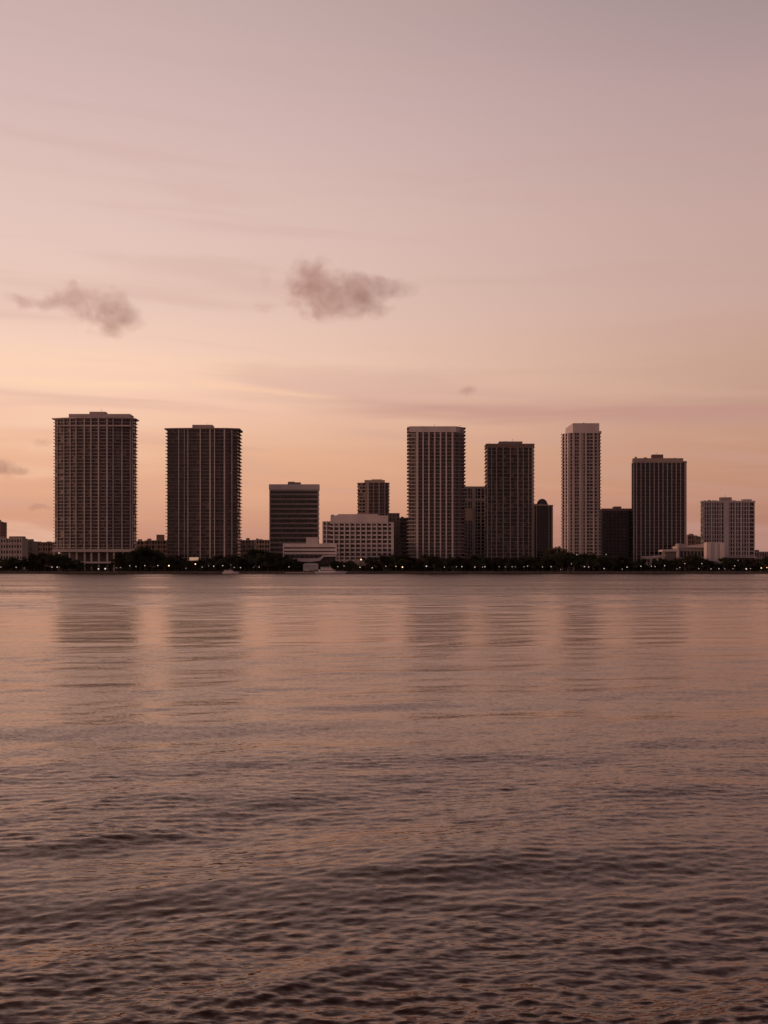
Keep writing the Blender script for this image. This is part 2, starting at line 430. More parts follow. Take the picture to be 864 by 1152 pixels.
def tower(name, label, px0, px1, ytop, Y, depth, nfl, pybase=None, front=None, piers=(), pw=0.9, pd=1.0, pier_m=None,
          wall_m=None, slab_m=None, slab_h=0.45, slab_d=0.8, side_d=None, win_w=0.8, win_h=0.62, win_split=None, winmats=(0, 0, 2, 1),
          top_h=0.0, top_m=None, roofs=(), bands=True, seed=1, slab_every=1, indiv=True, side_win=True, cat='apartment tower',
          windows=True, edge=True, group=None, lit=0.0):
    rr = random.Random(seed * 31 + 5)
    s = Y / F; pc = (px0 + px1) / 2
    X0 = wx(pc, Y); H = wz(ytop, Y) - GZ
    root = empty(name, (X0, Y, GZ), label, cat, group)
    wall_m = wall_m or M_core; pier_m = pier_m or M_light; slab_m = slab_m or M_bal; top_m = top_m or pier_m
    lx = lambda p: (p - pc) * s
    fr = [(lx(p), d) for p, d in front] if front else [(lx(px0), 0.0), (lx(px1), 0.0)]
    zb = 0.0 if pybase is None else wz(pybase, Y) - GZ
    ztop = H - top_h * s
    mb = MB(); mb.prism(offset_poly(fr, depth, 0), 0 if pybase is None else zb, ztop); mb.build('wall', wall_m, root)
    fh = (ztop - zb) / nfl
    if bands:
        mbs = MB(); mbs.prism(offset_poly(fr, depth, slab_d, side_d), -slab_h / 2, slab_h / 2)
        me = mbs.mesh('balcony', slab_m)
        for k in range(0, nfl + 1, slab_every):
            link('balcony' if (side_d or slab_d) > 0.9 else 'floor_band', me, root, (0, 0, zb + k * fh + (0.02 if k else slab_h / 2) - (slab_h / 2 if k == nfl else 0)))
    # piers
    for p in piers:
        q, wd = p if isinstance(p, tuple) else (p, pw)
        x = lx(q); y = poly_at(fr, x)
        mb = MB(); mb.box(x - wd / 2, x + wd / 2, y - pd, y + 0.3, 0 if pybase is None else zb - 0.1, ztop + 0.003)
        mb.build('pier', pier_m, root)
    # windows
    if windows:
        xsb = sorted([lx(p[0] if isinstance(p, tuple) else p) for p in piers])
        xsb = [fr[0][0]] + [q for q in xsb if fr[0][0] + 1.2 < q < fr[-1][0] - 1.2] + [fr[-1][0]]
        cells = []
        for a, b_ in zip(xsb[:-1], xsb[1:]):
            n = max(1, round((b_ - a) / ((win_split or 5.5) * .62)))
            for i in range(n): cells.append((a + (b_ - a) * i / n, a + (b_ - a) * (i + 1) / n))
        cache = {}; rest = MB(); cnt = 0
        order = [(k, ci) for k in range(nfl - 1, -1, -1) for ci in range(len(cells))]
        for k, ci in order:
            a, b_ = cells[ci]; wv = (b_ - a) * win_w; cx_ = (a + b_) / 2
            ya, yb = poly_at(fr, cx_ - wv / 2), poly_at(fr, cx_ + wv / 2)
            z0 = zb + k * fh + fh * (0.5 - win_h / 2) + 0.1; hh = fh * win_h
            mi = rr.choice(winmats)
            islit = rr.random() < lit
            def shape(m_, zz, xx, mi_):
                m_.prism([(xx - wv / 2, ya - 0.07), (xx + wv / 2, yb - 0.07), (xx + wv / 2, yb + 0.05), (xx - wv / 2, ya + 0.05)], zz, zz + hh, mi_)
            if cnt < 96 and indiv:
                key = (ci, mi, islit)
                if key not in cache:
                    m_ = MB(); shape(m_, 0, cx_, 0); cache[key] = m_.mesh('window', M_lit if islit else M_gl[mi])
                link('window', cache[key], root, (0, 0, z0)); cnt += 1
            else:
                shape(rest, z0, cx_, 3 if islit else mi)
        if side_win:
            # side face that turns towards the middle of the view
            sgn = 1 if X0 < 0 else -1
            xs_ = fr[-1][0] if sgn > 0 else fr[0][0]
            y0 = fr[-1][1] if sgn > 0 else fr[0][1]
            ny = max(2, int((depth - y0) / 5))
            for k in range(nfl):
                for j in range(ny):
                    ya = y0 + (depth - y0) * (j + 0.15) / ny; yb = y0 + (depth - y0) * (j + 0.85) / ny
                    z0 = zb + k * fh + fh * 0.22
                    xa, xb = sorted((xs_ - sgn * 0.05, xs_ + sgn * 0.07))
                    rest.box(xa, xb, ya, yb, z0, z0 + fh * win_h, rr.choice(winmats))
        if rest.f: tag(rest.build('windows', M_gl + [M_lit], root), kind='stuff')
    if top_h:
        mb = MB(); mb.prism(offset_poly(fr, depth, pd + 0.02, 0.4), ztop + 0.01, H); mb.build('parapet', top_m, root)
    for rf in roofs:
        a, b_, yt, nm = rf[:4]; m_ = rf[4] if len(rf) > 4 else top_m; y0 = rf[5] if len(rf) > 5 else 2.0
        zt = wz(yt, Y) - GZ; base = rf[6] if len(rf) > 6 else H
        mb = MB(); mb.box(lx(a), lx(b_), y0, max(depth - 3, y0 + 4), base - 0.3, zt)
        mb.build(nm, m_, root)
    return root, lx, fr, ztop, H, s

def part_box(root, lx, Y, name, m, a, b_, yt, yb, y0, y1):
    mb = MB(); mb.box(lx(a), lx(b_), y0, y1, wz(yb, Y) - GZ, wz(yt, Y) - GZ); return mb.build(name, m, root)

def roof_clutter(root, lx, H, a, b_, n, seed, ht=1.6):
    q = random.Random(seed)
    for i in range(n):
        x = lx(q.uniform(a, b_)); w_ = q.uniform(0.6, 2.2); h_ = q.uniform(0.6, ht); y = q.uniform(2, 8)
        mb = MB(); mb.box(x - w_, x + w_, y, y + 2.5, H - 0.2, H + h_); mb.build('roof_unit', M_brown, root)
def antenna(root, x, z, h, r=0.12, y=4):
    mb = MB(); mb.tube((x, y, z - 0.2), (x, y, z + h), r, r * 0.6, 6); mb.tube((x - 0.6, y, z + h * .7), (x + 0.6, y, z + h * .7), r * .5, r * .5, 5)
    mb.build('antenna', M_metal, root)

# T1 : tall bowed apartment tower at the left
Y = 1062
r1, lx, fr, zt, H, s = tower('apartment_tower', 'tallest broad tower at far left with bowed front, pale ribs and overhanging flat roof',
    59.3, 148, 470.6, Y, 21, 39, pybase=620, front=[(59.3, 7), (70, 3.5), (85, 0.8), (102, 0), (120, 0.3), (136.5, 3), (148, 8)],
    piers=[(62.6, .8), 71, 78.5, 85.5, (95, 1.1), 102.5, (111, 1.2), (120.5, 1.1), 127, (136.5, 1.0), (145, 1.0), (147, .8)],
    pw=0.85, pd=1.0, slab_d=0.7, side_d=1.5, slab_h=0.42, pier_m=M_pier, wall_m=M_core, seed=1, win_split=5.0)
mb = MB(); mb.prism(offset_poly(fr, 21, 1.6, 2.6), zt + .01, zt + 0.9); mb.build('roof', M_mid, r1)
part_box(r1, lx, Y, 'penthouse', M_mid, 76.5, 145.5, 465.2, 470.2, 2.5, 19)
part_box(r1, lx, Y, 'penthouse', M_mid, 99, 117, 462.3, 465.4, 5, 14)
antenna(r1, lx(112.7), wz(462.3, Y) - GZ, 2.4); 
part_box(r1, lx, Y, 'transfer_beam', M_mid, 59, 152, 617.8, 621, -1.2, 22)
mb = MB(); mb.box(lx(66), lx(146), 6, 20, 0, wz(620.8, Y) - GZ); mb.build('lobby', M_core, r1)
for q in (60.5, 68, 78, 86, 95, 102.5, 111, 120.5, 128, 138, 147):
    mb = MB(); mb.box(lx(q) - .7, lx(q) + .7, 0.5, 2.5, 0, wz(620.8, Y) - GZ); mb.build('column', M_mid, r1)
part_box(r1, lx, Y, 'canopy', M_mid, 92, 130, 631.8, 633.8, -4, 6)
# crown floor: taller openings under the roof slab
part_box(r1, lx, Y, 'floor_band', M_mid, 64, 147, 478.2, 479.8, -0.9, 20)

# T2
Y = 1075
r2, lx, fr, zt, H, s = tower('apartment_tower', 'second tower from left, wide dark balcony floors, small block on its flat roof',
    187.5, 266.5, 482.8, Y, 27, 41, front=[(187.5, 3), (200, 1), (214, 0), (240, 0), (255, 1.0), (266.5, 4)],
    piers=[(201, .9), (207.5, .5), (211.5, .8), (225.5, 1.0), (236.5, 1.2), (241.5, .8), (252.5, 1.3), (260.5, 1.0)], pw=.8, pd=1.1,
    slab_d=0.95, side_d=1.7, slab_h=0.4, pier_m=M_pier, wall_m=M_core, slab_m=conc('tower_balcony_edge', 0.19, (1, .8, .74)), seed=2, win_split=6)
mb = MB(); mb.prism(offset_poly(fr, 27, 1.6, 2.4), zt + .01, zt + 1.1); mb.build('roof', M_brown, r2)
part_box(r2, lx, Y, 'penthouse', M_mid, 216, 238.5, 477.6, 482.4, 1.5, 14)
part_box(r2, lx, Y, 'penthouse', M_mid, 210, 241.5, 481, 482.6, 1.9, 17)
roof_clutter(r2, lx, H, 246, 266, 4, 3, 1.2); antenna(r2, lx(233), wz(477.6, Y) - GZ, 1.8)
part_box(r2, lx, Y, 'entrance', M_lit, 213.5, 223.5, 627, 630.5, -2.0, -0.5)

# T3 : dark banded office slab
Y = 1090
r3, lx, fr, zt, H, s = tower('office_building', 'dark office block with even horizontal window bands and pale top band',
    303, 358.6, 544.8, Y, 9, 17, slab_h=1.45, slab_d=0.35, side_d=0.04, piers=[(303.6, .8), (358.0, .8)], pw=.8, pd=.42, pier_m=M_mid, slab_m=conc('office_band', 0.22, (1, .8, .76)),
    wall_m=M_gl[2], windows=False, top_h=6.0, top_m=M_light, roofs=[(323.5, 338, 542.4, 'penthouse', M_brown)], seed=3, cat='office building')
for k in range(17):   # ribbon of panes per storey
    fh = zt / 17; mb = MB()
    n = 22; x0, x1 = fr[0][0] + .5, fr[-1][0] - .5
    for i in range(n):
        a = x0 + (x1 - x0) * i / n; b_ = x0 + (x1 - x0) * (i + 1) / n
        mb.box(a + .08, b_ - .08, -0.12, 0.1, 0, fh - 1.6, R.choice((0, 2, 2)))
    mb.build('window_band', M_gl, r3, (0, 0, k * fh + .8))
part_box(r3, lx, Y, 'roof_unit', M_brown, 324, 331, 541.6, 545, 3, 8)

# T4 : distant apartment block
Y = 1260
r4, lx, fr, zt, H, s = tower('apartment_tower', 'distant narrow brown tower rising behind the white gridded hotel',
    402.5, 437.5, 542.8, Y, 20, 26, front=[(402.5, 5), (412, 0.6), (416, 0), (431, 0), (437.5, 3)], piers=[(407.3, .8), (414, 2.0), (420.5, .6), (426.5, 1.0), (433, .8), (436.9, 1.4)],
    pw=.8, pd=.9, slab_d=0.6, side_d=.8, slab_h=.9, pier_m=M_mid, slab_m=M_brick, wall_m=M_core, seed=4,
    roofs=[(410, 433, 539.8, 'penthouse', M_beige), (418, 430, 539.0, 'roof_unit', M_beige, 3.0)], win_split=5)

# T5 : white gridded hotel
Y = 1070
r5, lx, fr, zt, H, s = tower('hotel', 'broad white mid-rise hotel with square grid of dark windows and blank top wall',
    372, 443, 587.6, Y, 26, 9, pybase=631, slab_h=1.3, slab_d=.55, side_d=.2, piers=[375.5 + 6.05 * i for i in range(11)] + [(441.5, 2.4)], pw=1.15, pd=.75,
    pier_m=M_white, slab_m=M_white, wall_m=M_core, win_w=.78, win_split=9, seed=5, cat='hotel')
mb = MB(); mb.box(lx(371.8), lx(436.5), -.8, 22, zt - .2, wz(580.0, Y) - GZ); mb.build('parapet', M_white, r5)
mb = MB(); mb.box(lx(380), lx(425), 2, 20, zt, wz(578.2, Y) - GZ); mb.build('penthouse', M_white, r5)
mb = MB(); mb.box(lx(364), lx(442), -0.5, 26, 0, wz(630.8, Y) - GZ); mb.build('podium', M_mid, r5)
# left wing, stepped
part_box(r5, lx, Y, 'wing', M_core, 363.5, 371.9, 587, 631, 0.4, 24)
for k in range(10):
    mb = MB(); z = wz(631, Y) - GZ + k * (wz(587, Y) - wz(631, Y)) / 9.0
    mb.box(lx(363), lx(371.9), -.35, 24, z - .55, z + .55); mb.build('balcony', M_white, r5)
for q in (363.3, 367.4):
    mb = MB(); mb.box(lx(q) - .5, lx(q) + .5, -.6, .4, 0, wz(587, Y) - GZ); mb.build('pier', M_white, r5)
roof_clutter(r5, lx, wz(580, Y) - GZ, 374, 384, 2, 9, 1.0)

# T5b : dark blocks between hotel and slab tower
Y = 1110
rb, lx, fr, zt, H, s = tower('apartment_block', 'dark blank-sided block squeezed right behind the white hotel',
    437, 449.5, 577.2, Y, 20, 14, wall_m=M_brown, slab_m=M_brown, slab_h=.3, slab_d=.1, side_d=.1, piers=[], seed=6, cat='apartment block', winmats=(2, 0), win_w=.4, side_win=False)
Y = 1125
rb2, lx, fr, zt, H, s = tower('apartment_block', 'narrow balconied block filling the gap left of the ribbed slab tower',
    449.5, 461, 582.5, Y, 20, 13, wall_m=M_core, slab_m=M_mid, slab_h=.7, slab_d=.8, side_d=.1, piers=[(450, .6)], seed=7, cat='apartment block', side_win=False)
antenna(rb2, lx(457), H, 3.0); roof_clutter(rb2, lx, H, 452, 459, 2, 4, 1.5)

# T6 : ribbed slab tower
Y = 1055
r6, lx, fr, zt, H, s = tower('apartment_tower', 'tall slab tower at centre with seven pale vertical ribs and smooth pale top band',
    460, 523, 480, Y, 24, 40, front=[(460, 2.6), (468.5, 0), (510, 0), (517, 2.6), (523, 8)],
    piers=[(469.5, 1.7), 476, (482.5, 1.15), 489, (495.5, 1.15), 502, (509, 1.5)], pw=1.15, pd=1.35, slab_d=0.8, side_d=1.5, slab_h=.42, pier_m=M_light,
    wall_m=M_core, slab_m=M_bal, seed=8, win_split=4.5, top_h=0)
mb = MB(); mb.prism([(lx(460), -1.4), (lx(513), -1.4), (lx(519), 4), (lx(519), 22), (lx(460), 22)], zt - wz(0, Y) + wz(6.3, Y), H + .2, 0,
                    [(lx(460.3), -1.4), (lx(513), -1.4), (lx(519), 4), (lx(519), 22), (lx(460.3), 22)]); mb.build('parapet', M_light, r6)
part_box(r6, lx, Y, 'penthouse', M_mid, 515.5, 522.5, 481.2, 486.5, 5, 18)
for q, z_ in ((463.5, 618), (514, 618), (519, 618)):
    pass

antenna(r6, lx(489), H + .1, 3.0); antenna(r6, lx(518), H, 2.2)
roof_clutter(r6, lx, H, 470, 505, 4, 31, .9)
# T6b
Y = 1150
r6b, lx, fr, zt, H, s = tower('apartment_tower', 'lower reddish tower half hidden between the ribbed slab and the brown gridded tower',
    520, 551, 547.2, Y, 22, 24, piers=[(526, 1.0), (529.5, .5), (533, 3.2), (537, .6), (541, 1.4), (545, .7)], pw=.8, pd=.8, slab_d=.5, side_d=.5, slab_h=.8,
    pier_m=M_mid, slab_m=M_mid, wall_m=M_core, seed=9, top_h=2.2, top_m=M_beige, side_win=False)  # paler concrete puts warm haze into this tower's colour
part_box(r6b, lx, Y, 'floor_band', M_mid, 524, 550, 561.5, 563.5, -1.0, 2)
part_box(r6b, lx, Y, 'wall_panel', M_beige, 524, 532, 572, 586, -1.1, 0)

# T7 : brown gridded tower
Y = 1080
r7, lx, fr, zt, H, s = tower('apartment_tower', 'brown tower with square balcony grid and low block centred on roof, right of centre',
    547.8, 600.5, 499.5, Y, 20, 33, piers=[(548.4, .7), (553, .6), 558.5, 566, 574, (582.5, 1.0), 588.5, (594.5, .7), (599.3, 2.0)], pw=.7, pd=.95, slab_d=.75, side_d=.9, slab_h=.55,
    pier_m=M_mid, slab_m=M_brown, wall_m=conc('tower_wall', .06), seed=10, top_h=3.6, top_m=M_brick, roofs=[(562, 588, 496.3, 'penthouse', M_brown)], win_split=4.6, winmats=(2, 2, 0, 1))
part_box(r7, lx, Y, 'parapet', M_brown, 546.8, 601.3, 499.2, 500.4, -1.3, 19)
roof_clutter(r7, lx, wz(496.5, Y) - GZ, 564, 586, 3, 14, .8)

antenna(r7, lx(577), wz(496.3, Y) - GZ, 2.6); antenna(r7, lx(551), wz(499.5, Y) - GZ, 1.8)
Y = 1115
r7b, lx, fr, zt, H, s = tower('apartment_block', 'plain pale strip of a slab block showing beside the domed dark tower',
    596, 605.5, 567, Y, 16, 20, wall_m=M_mid, slab_m=M_mid, slab_h=.25, slab_d=.05, side_d=.05, piers=[], seed=11, cat='apartment block', win_w=.25, side_win=False)

# T8 : dark domed tower
Y = 1070
r8, lx, fr, zt, H, s = tower('office_tower', 'slim black tower topped with a round dome',
    603, 622, 568, Y, 10, 22, wall_m=M_dark, slab_m=M_dark, slab_h=.3, slab_d=.12, side_d=.12, piers=[(603.6, .5), (617.5, .4), (621.4, 1.1)], pw=.7, pd=.3, pier_m=M_brown,
    seed=12, cat='office tower', winmats=(2, 2, 2), top_h=1.0, top_m=M_brown, side_win=False, lit=0)
mb = MB(); mb.ball((lx(610.8), 5.2, H - .2), 5.2, 5.0, 6.2, 20, 12, half=True); mb.build('dome', M_dark, r8)
mb = MB(); mb.tube((lx(610.8), 5, H - .2), (lx(610.8), 5, H + .8), 5.5, 5.5, 20); mb.build('dome_base', M_brown, r8)

# T9 : white tower with pink lit left facet
Y = 1065
r9, lx, fr, zt, H, s = tower('apartment_tower', 'slender white tower with its left face lit pink and tall blank block on the roof',
    634.2, 676, 487.0, Y, 12, 41, front=[(634.2, 8), (640.8, 0), (672, 0), (676, 3)],
    piers=[(640.6, 1.6), (645, 2.2), (652.8, 2.4), (655.6, .8), (659, 1.7), (667.8, 1.2), (672.6, .8)], pw=1, pd=1.0, slab_d=.75, side_d=.8, slab_h=.55, pier_m=M_mid,
    slab_m=M_mid, top_m=M_light, wall_m=M_mid, seed=13, win_split=5.5, winmats=(0, 0, 1, 2), side_win=False)
part_box(r9, lx, Y, 'penthouse', M_light, 644.3, 674, 476.2, 487.2, -1.05, 11)
mb = MB(); z0 = zt - .2; z1 = wz(480.5, Y) - GZ; z2 = wz(476.4, Y) - GZ
mb.hull([(lx(638.2), 5.0, z0), (lx(644.25), -.9, z0), (lx(644.25), 11, z0), (lx(638.2), 11, z0), (lx(638.2), 5.0, z1), (lx(644.25), -.9, z2), (lx(644.25), 11, z2), (lx(638.2), 11, z1)],
        [(3, 2, 1, 0), (4, 5, 6, 7), (0, 1, 5, 4), (1, 2, 6, 5), (2, 3, 7, 6), (3, 0, 4, 7)]); mb.build('penthouse', M_white, r9)
mb = MB(); mb.box(lx(657) - .5, lx(657) + .5, 2, 3, z2, z2 + 1); mb.build('roof_unit', M_dark, r9)
for i, (a, b_) in enumerate(((634.4, 635.2), (636.8, 637.8), (639.4, 640.1))):   # ribs on the angled face
    xa = lx(a); ya = poly_at(fr, xa); xb = lx(b_); yb = poly_at(fr, xb)
    mb = MB(); mb.prism([(xa - .9, ya - .9), (xb - .9, yb - .9), (xb, yb), (xa, ya)], 0, zt - .5); mb.build('pier', M_white, r9)
part_box(r9, lx, Y, 'parapet', M_light, 673.9, 677, 484.6, 487.1, 2, 11)

# T10
Y = 1095
r10, lx, fr, zt, H, s = tower('office_building', 'black square office block with thin pale roof edge beside the white tower',
    678, 714, 572.0, Y, 14, 18, wall_m=M_dark, slab_m=M_dark, slab_h=.35, slab_d=.1, side_d=.1, piers=[(678.5, .5)] + [678.5 + 4.3 * i for i in range(1, 8)], pw=.35, pd=.22, pier_m=M_dark,
    seed=14, cat='office building', winmats=(2, 2, 2, 0), top_h=2.6, top_m=M_brick, roofs=[(691.5, 699.5, 569.6, 'penthouse', M_brown)], side_win=False, lit=0)

# T11
Y = 1085
r11, lx, fr, zt, H, s = tower('office_tower', 'dark tower with many thin vertical ribs and a beige rim around its roof, right side',
    712.3, 772.3, 520.6, Y, 7, 32, wall_m=conc('tower_wall_dark', .05), slab_m=M_core, slab_h=.6, slab_d=.4, side_d=.1, piers=[(712.9, .8)] + [716 + 4.95 * i for i in range(11)] + [(771, 2.0)],
    pw=.85, pd=.75, pier_m=M_mid, seed=15, winmats=(2, 2, 0), win_split=6, cat='office tower', side_win=False)
mb = MB(); mb.prism([(lx(713), -.9), (lx(768), -.9), (lx(769), 1), (lx(769), 7), (lx(713), 7)], zt + .01, wz(515.5, Y) - GZ); mb.build('parapet', M_beige, r11)
part_box(r11, lx, Y, 'penthouse', M_brick, 734, 746.3, 511.2, 515.6, 0.5, 6)
for q, h_ in ((716, 1.6), (726.5, 1.2), (728, .8), (760, .6)):
    mb = MB(); mb.box(lx(q) - .8, lx(q) + .8, 2, 4, wz(515.6, Y) - GZ, wz(515.6, Y) - GZ + h_); mb.build('roof_unit', M_brown, r11)
part_box(r11, lx, Y, 'roof_rim', M_brick, 768.5, 772.6, 518.8, 521, -.4, 6)

antenna(r11, lx(740), wz(511.2, Y) - GZ, 2.2, y=3)
# T12
Y = 1095
r12, lx, fr, zt, H, s = tower('hotel', 'broad white tower farthest right with wide blank central strip and window grid',
    791.2, 849, 563.4, Y, 9, 17, piers=[(791.8, .9), 794.6, 797.4, (800.2, 1.4), 803, 805.8, 808.6, (811, 1.0), (816.8, 5.0), 821, 824, (827, 1.3), 830, (833.6, 1.5), 836.6, 839.6, (842.4, 1.0), (848.4, .7)], pw=.7, pd=.9, slab_d=.3, side_d=.2, slab_h=.7,
    pier_m=M_white, slab_m=M_white, wall_m=M_core, seed=16, win_split=5, top_h=1.6, top_m=M_white, cat='hotel', side_win=True, winmats=(0, 0, 1, 2),
    roofs=[(811, 823.5, 559.4, 'penthouse', M_beige, .5), (836, 846, 561.6, 'penthouse', M_white, .5)])

antenna(r12, lx(817), wz(559.4, Y) - GZ, 2.4, y=3); roof_clutter(r12, lx, H, 795, 846, 5, 8, 1.0)
# ------------------------------------------------------------------ low buildings
low = [  # label, cat, px0, px1, ytop, ybase, Y, floors, wall, band, seed, split
 ('low pale four-storey block at the far left edge of the shore', 'apartment block', -6, 40 / 1.6, 605.5, 1090, 6, M_mid, M_mid, 21, 4.5),
 ('thin sliver of a dark tower cut by the left edge', 'tower', -14, 0.9, 587, 1120, 15, M_brick, M_brick, 22, 5),
 ('brown block right of the pale block at far left', 'apartment block', 24, 36.5, 608.8, 1130, 6, M_brown, M_brown, 23, 5),
 ('low brown block behind trees just left of the tallest left tower', 'apartment block', 36, 60, 609.8, 1180, 6, M_brick, M_brown, 24, 5),
 ('low brown block just right of the tallest left tower', 'apartment block', 150, 166, 608.6, 1210, 7, M_brown, M_brick, 25, 5),
 ('reddish low block between the two left towers', 'apartment block', 164, 190, 607.8, 1180, 7, M_brick, M_brown, 26, 5),
 ('beige low block right of the second tower', 'apartment block', 266, 286, 607.5, 1200, 7, M_beige, M_brown, 27, 5),
 ('brown low block against the dark office block', 'apartment block', 285, 304, 607.3, 1230, 7, M_brown, M_beige, 28, 5),
 ('small red brown block between the ribbed dark tower and right white tower', 'apartment block', 773.5, 782.5, 602.3, 1230, 8, M_brick, M_brick, 29, 4),
 ('small brown block touching the left side of right white tower', 'apartment block', 782, 790, 603.4, 1260, 8, M_brown, M_brick, 30, 4),
 ('low pale building at the far right edge of the shore', 'building', 848, 872, 620.5, 1120, 3, M_mid, M_light, 31, 5),
 ('low brown roofline building behind gap right of the domed tower', 'building', 620, 634, 616.5, 1240, 5, M_brick, M_brown, 32, 5),
]
for lb, ct, a, b_, yt, Y, nf, wm, bm, sd_, sp_ in low:
    nb = max(2, int((b_ - a) * Y / F / sp_))
    ro, lx, fr, zt, H, s = tower('low_building' if ct != 'tower' else 'tower', lb, a, b_, yt, Y, 18, nf, wall_m=wm, slab_m=bm, slab_h=.7, slab_d=.2, side_d=.2,
        piers=[a + .5 + (b_ - a - 1) * i / nb for i in range(nb + 1)], pw=.8, pd=.3, pier_m=bm, seed=sd_, cat=ct, win_split=sp_, win_w=.55, win_h=.5, side_win=False)
    roof_clutter(ro, lx, H, a + 2, b_ - 2, 2 + sd_ % 3, sd_, 2.2)
    if sd_ == 21: part_box(ro, lx, Y, 'penthouse', M_brown, 9, 24.5, 603.2, 606, 3, 12)
    if sd_ == 26: part_box(ro, lx, Y, 'stair_tower', M_brick, 175.5, 183, 601.4, 609, 2, 10)

# terraced white low building by the marina
Y = 1035
rt = empty('terraced_building', (wx(348, Y), Y, GZ), 'low white building with three stacked terrace bands by the yacht', 'building')
lx = lambda p: (p - 348) * Y / F
mb = MB(); mb.box(lx(319), lx(377.5), 1.5, 22, 0, wz(612, Y) - GZ); mb.build('wall', M_core, rt)
for (yt, yb, a, b_) in ((611.4, 615.6, 318.3, 378.5), (617.3, 619.6, 318.3, 378.5), (621.2, 623.6, 318.3, 379)):
    mb = MB(); mb.prism([(lx(a), 0), (lx(b_), 0), (lx(b_), 20), (lx(a), 20)], wz(yb, Y) - GZ, wz(yt, Y) - GZ); mb.build('terrace', M_white, rt)
for q in (318.9, 378):
    mb = MB(); mb.box(lx(q) - .5, lx(q) + .5, -.15, 3, 0, wz(612, Y) - GZ); mb.build('end_wall', M_white, rt)
part_box(rt, lx, Y, 'stair_tower', M_light, 344.3, 357.5, 604.3, 612, 2, 9)
mb = MB()
prof = [(329, 628.2), (350, 628.2), (359, 627.9), (363.5, 624.6), (378, 624.4), (378, 626.2), (364.5, 626.3), (360.5, 630.8), (350, 632.2), (329, 631.6)]
n = len(prof); vv = [(lx(p), y, wz(q, Y) - GZ) for y in (-3.5, 2) for p, q in prof]
mb.hull(vv, [tuple(range(n)), tuple(reversed(range(n, 2 * n)))] + [((i + 1) % n, i, n + i, n + (i + 1) % n) for i in range(n)]); mb.build('canopy', M_white, rt)
for i in range(11):
    mb = MB(); q = 322 + i * 5.2; mb.box(lx(q), lx(q + 4.2), 1.4, 1.6, 0, wz(623.7, Y) - GZ); mb.build('window', M_gl[0], rt)

# convention complex on the right
Y = 1050
rc = empty('waterfront_hall', (wx(770, Y), Y, GZ), 'long low pale hall with sloping roof line and slim pylon before the dark ribbed tower', 'hall')
lx = lambda p: (p - 770) * Y / F
def wedge(root, name, m, a, b_, yta, ytb, yb, y0, y1):
    mb = MB(); z = lambda q: wz(q, Y) - GZ
    mb.hull([(lx(a), y0, z(yb)), (lx(b_), y0, z(yb)), (lx(b_), y1, z(yb)), (lx(a), y1, z(yb)), (lx(a), y0, z(yta)), (lx(b_), y0, z(ytb)), (lx(b_), y1, z(ytb)), (lx(a), y1, z(yta))],
            [(3, 2, 1, 0), (4, 5, 6, 7), (0, 1, 5, 4), (1, 2, 6, 5), (2, 3, 7, 6), (3, 0, 4, 7)])
    return mb.build(name, m, root)
wedge(rc, 'wall', M_mid, 763, 795, 616.5, 613.6, 641, 2, 20)
wedge(rc, 'roof', M_light, 763, 795.5, 614.8, 612.3, 616.6, -1, 21).location.z = .4
wedge(rc, 'roof', M_light, 745, 763, 618.4, 617.4, 620.5, -2, 14)
wedge(rc, 'wall', M_core, 748, 763, 620, 620, 641, 0, 12)
for i in range(7):
    mb = MB(); q = 766 + i * 4; mb.box(lx(q), lx(q + 3), 1.85, 2.1, wz(627, Y) - GZ, wz(620, Y) - GZ); mb.build('window', M_gl[0], rc)
part_box(rc, lx, Y, 'pylon', M_light, 761, 763.2, 611.5, 641, -2.5, -.5)
part_box(rc, lx, Y, 'stair_tower', M_brown, 764, 772, 611.5, 615.5, 6, 14)
Y = 1040
rp = empty('white_annex', (wx(805, Y), Y, GZ), 'blank white block of vertical panels standing in front of the right white tower', 'building')
lx = lambda p: (p - 805) * Y / F
for i, (a, b_, d) in enumerate(((795, 799.9, 0), (800, 807.2, .7), (807.3, 810.9, 1.6), (811, 815.3, .4))):
    part_box(rp, lx, Y, 'wall_panel', M_white, a, b_, 610.6 - (i == 0) * .4, 641.2, d, d + 9)
part_box(rp, lx, Y, 'roof', M_light, 796, 814, 609.8, 610.7, 2, 8)
Y = 1032
rk = empty('fan_pavilion', (wx(737, Y), Y, GZ), 'white open pavilion with flared canopy and sloping columns at the shore', 'pavilion')
lx = lambda p: (p - 737) * Y / F
mb = MB(); z = lambda q: wz(q, Y) - GZ
mb.hull([(lx(723.5), -1, z(626)), (lx(750), -1, z(624.3)), (lx(750), 9, z(624.3)), (lx(723.5), 9, z(626)), (lx(727), 0, z(629.5)), (lx(746), 0, z(627.2)), (lx(746), 8, z(627.2)), (lx(727), 8, z(629.5))],
        [(0, 1, 2, 3), (7, 6, 5, 4), (1, 0, 4, 5), (2, 1, 5, 6), (3, 2, 6, 7), (0, 3, 7, 4)]); mb.build('canopy', M_white, rk)
for q, q2 in ((727, 730), (733, 731.5), (740, 740), (746, 745)):
    mb = MB(); mb.tube((lx(q), 1, z(628)), (lx(q2), 2, 0), 1.0, .5, 6); mb.build('column', M_white, rk)
mb = MB(); mb.box(lx(731), lx(747), 4, 8, 0, z(627.5)); mb.build('wall', M_core, rk)
Y = 1062
rq = empty('hotel_podium', (wx(832, Y), Y, GZ), 'low mid-tone podium building at the foot of the right white tower', 'building')
lx = lambda p: (p - 832) * Y / F
part_box(rq, lx, Y, 'wall', M_core, 817, 849, 627.4, 641, 0, 18)
part_box(rq, lx, Y, 'roof', M_light, 816, 850, 626, 627.5, -1.5, 19)
for i in range(7): part_box(rq, lx, Y, 'window', M_gl[1 + i % 2], 819 + i * 4.2, 822 + i * 4.2, 629, 633, -.12, .1)

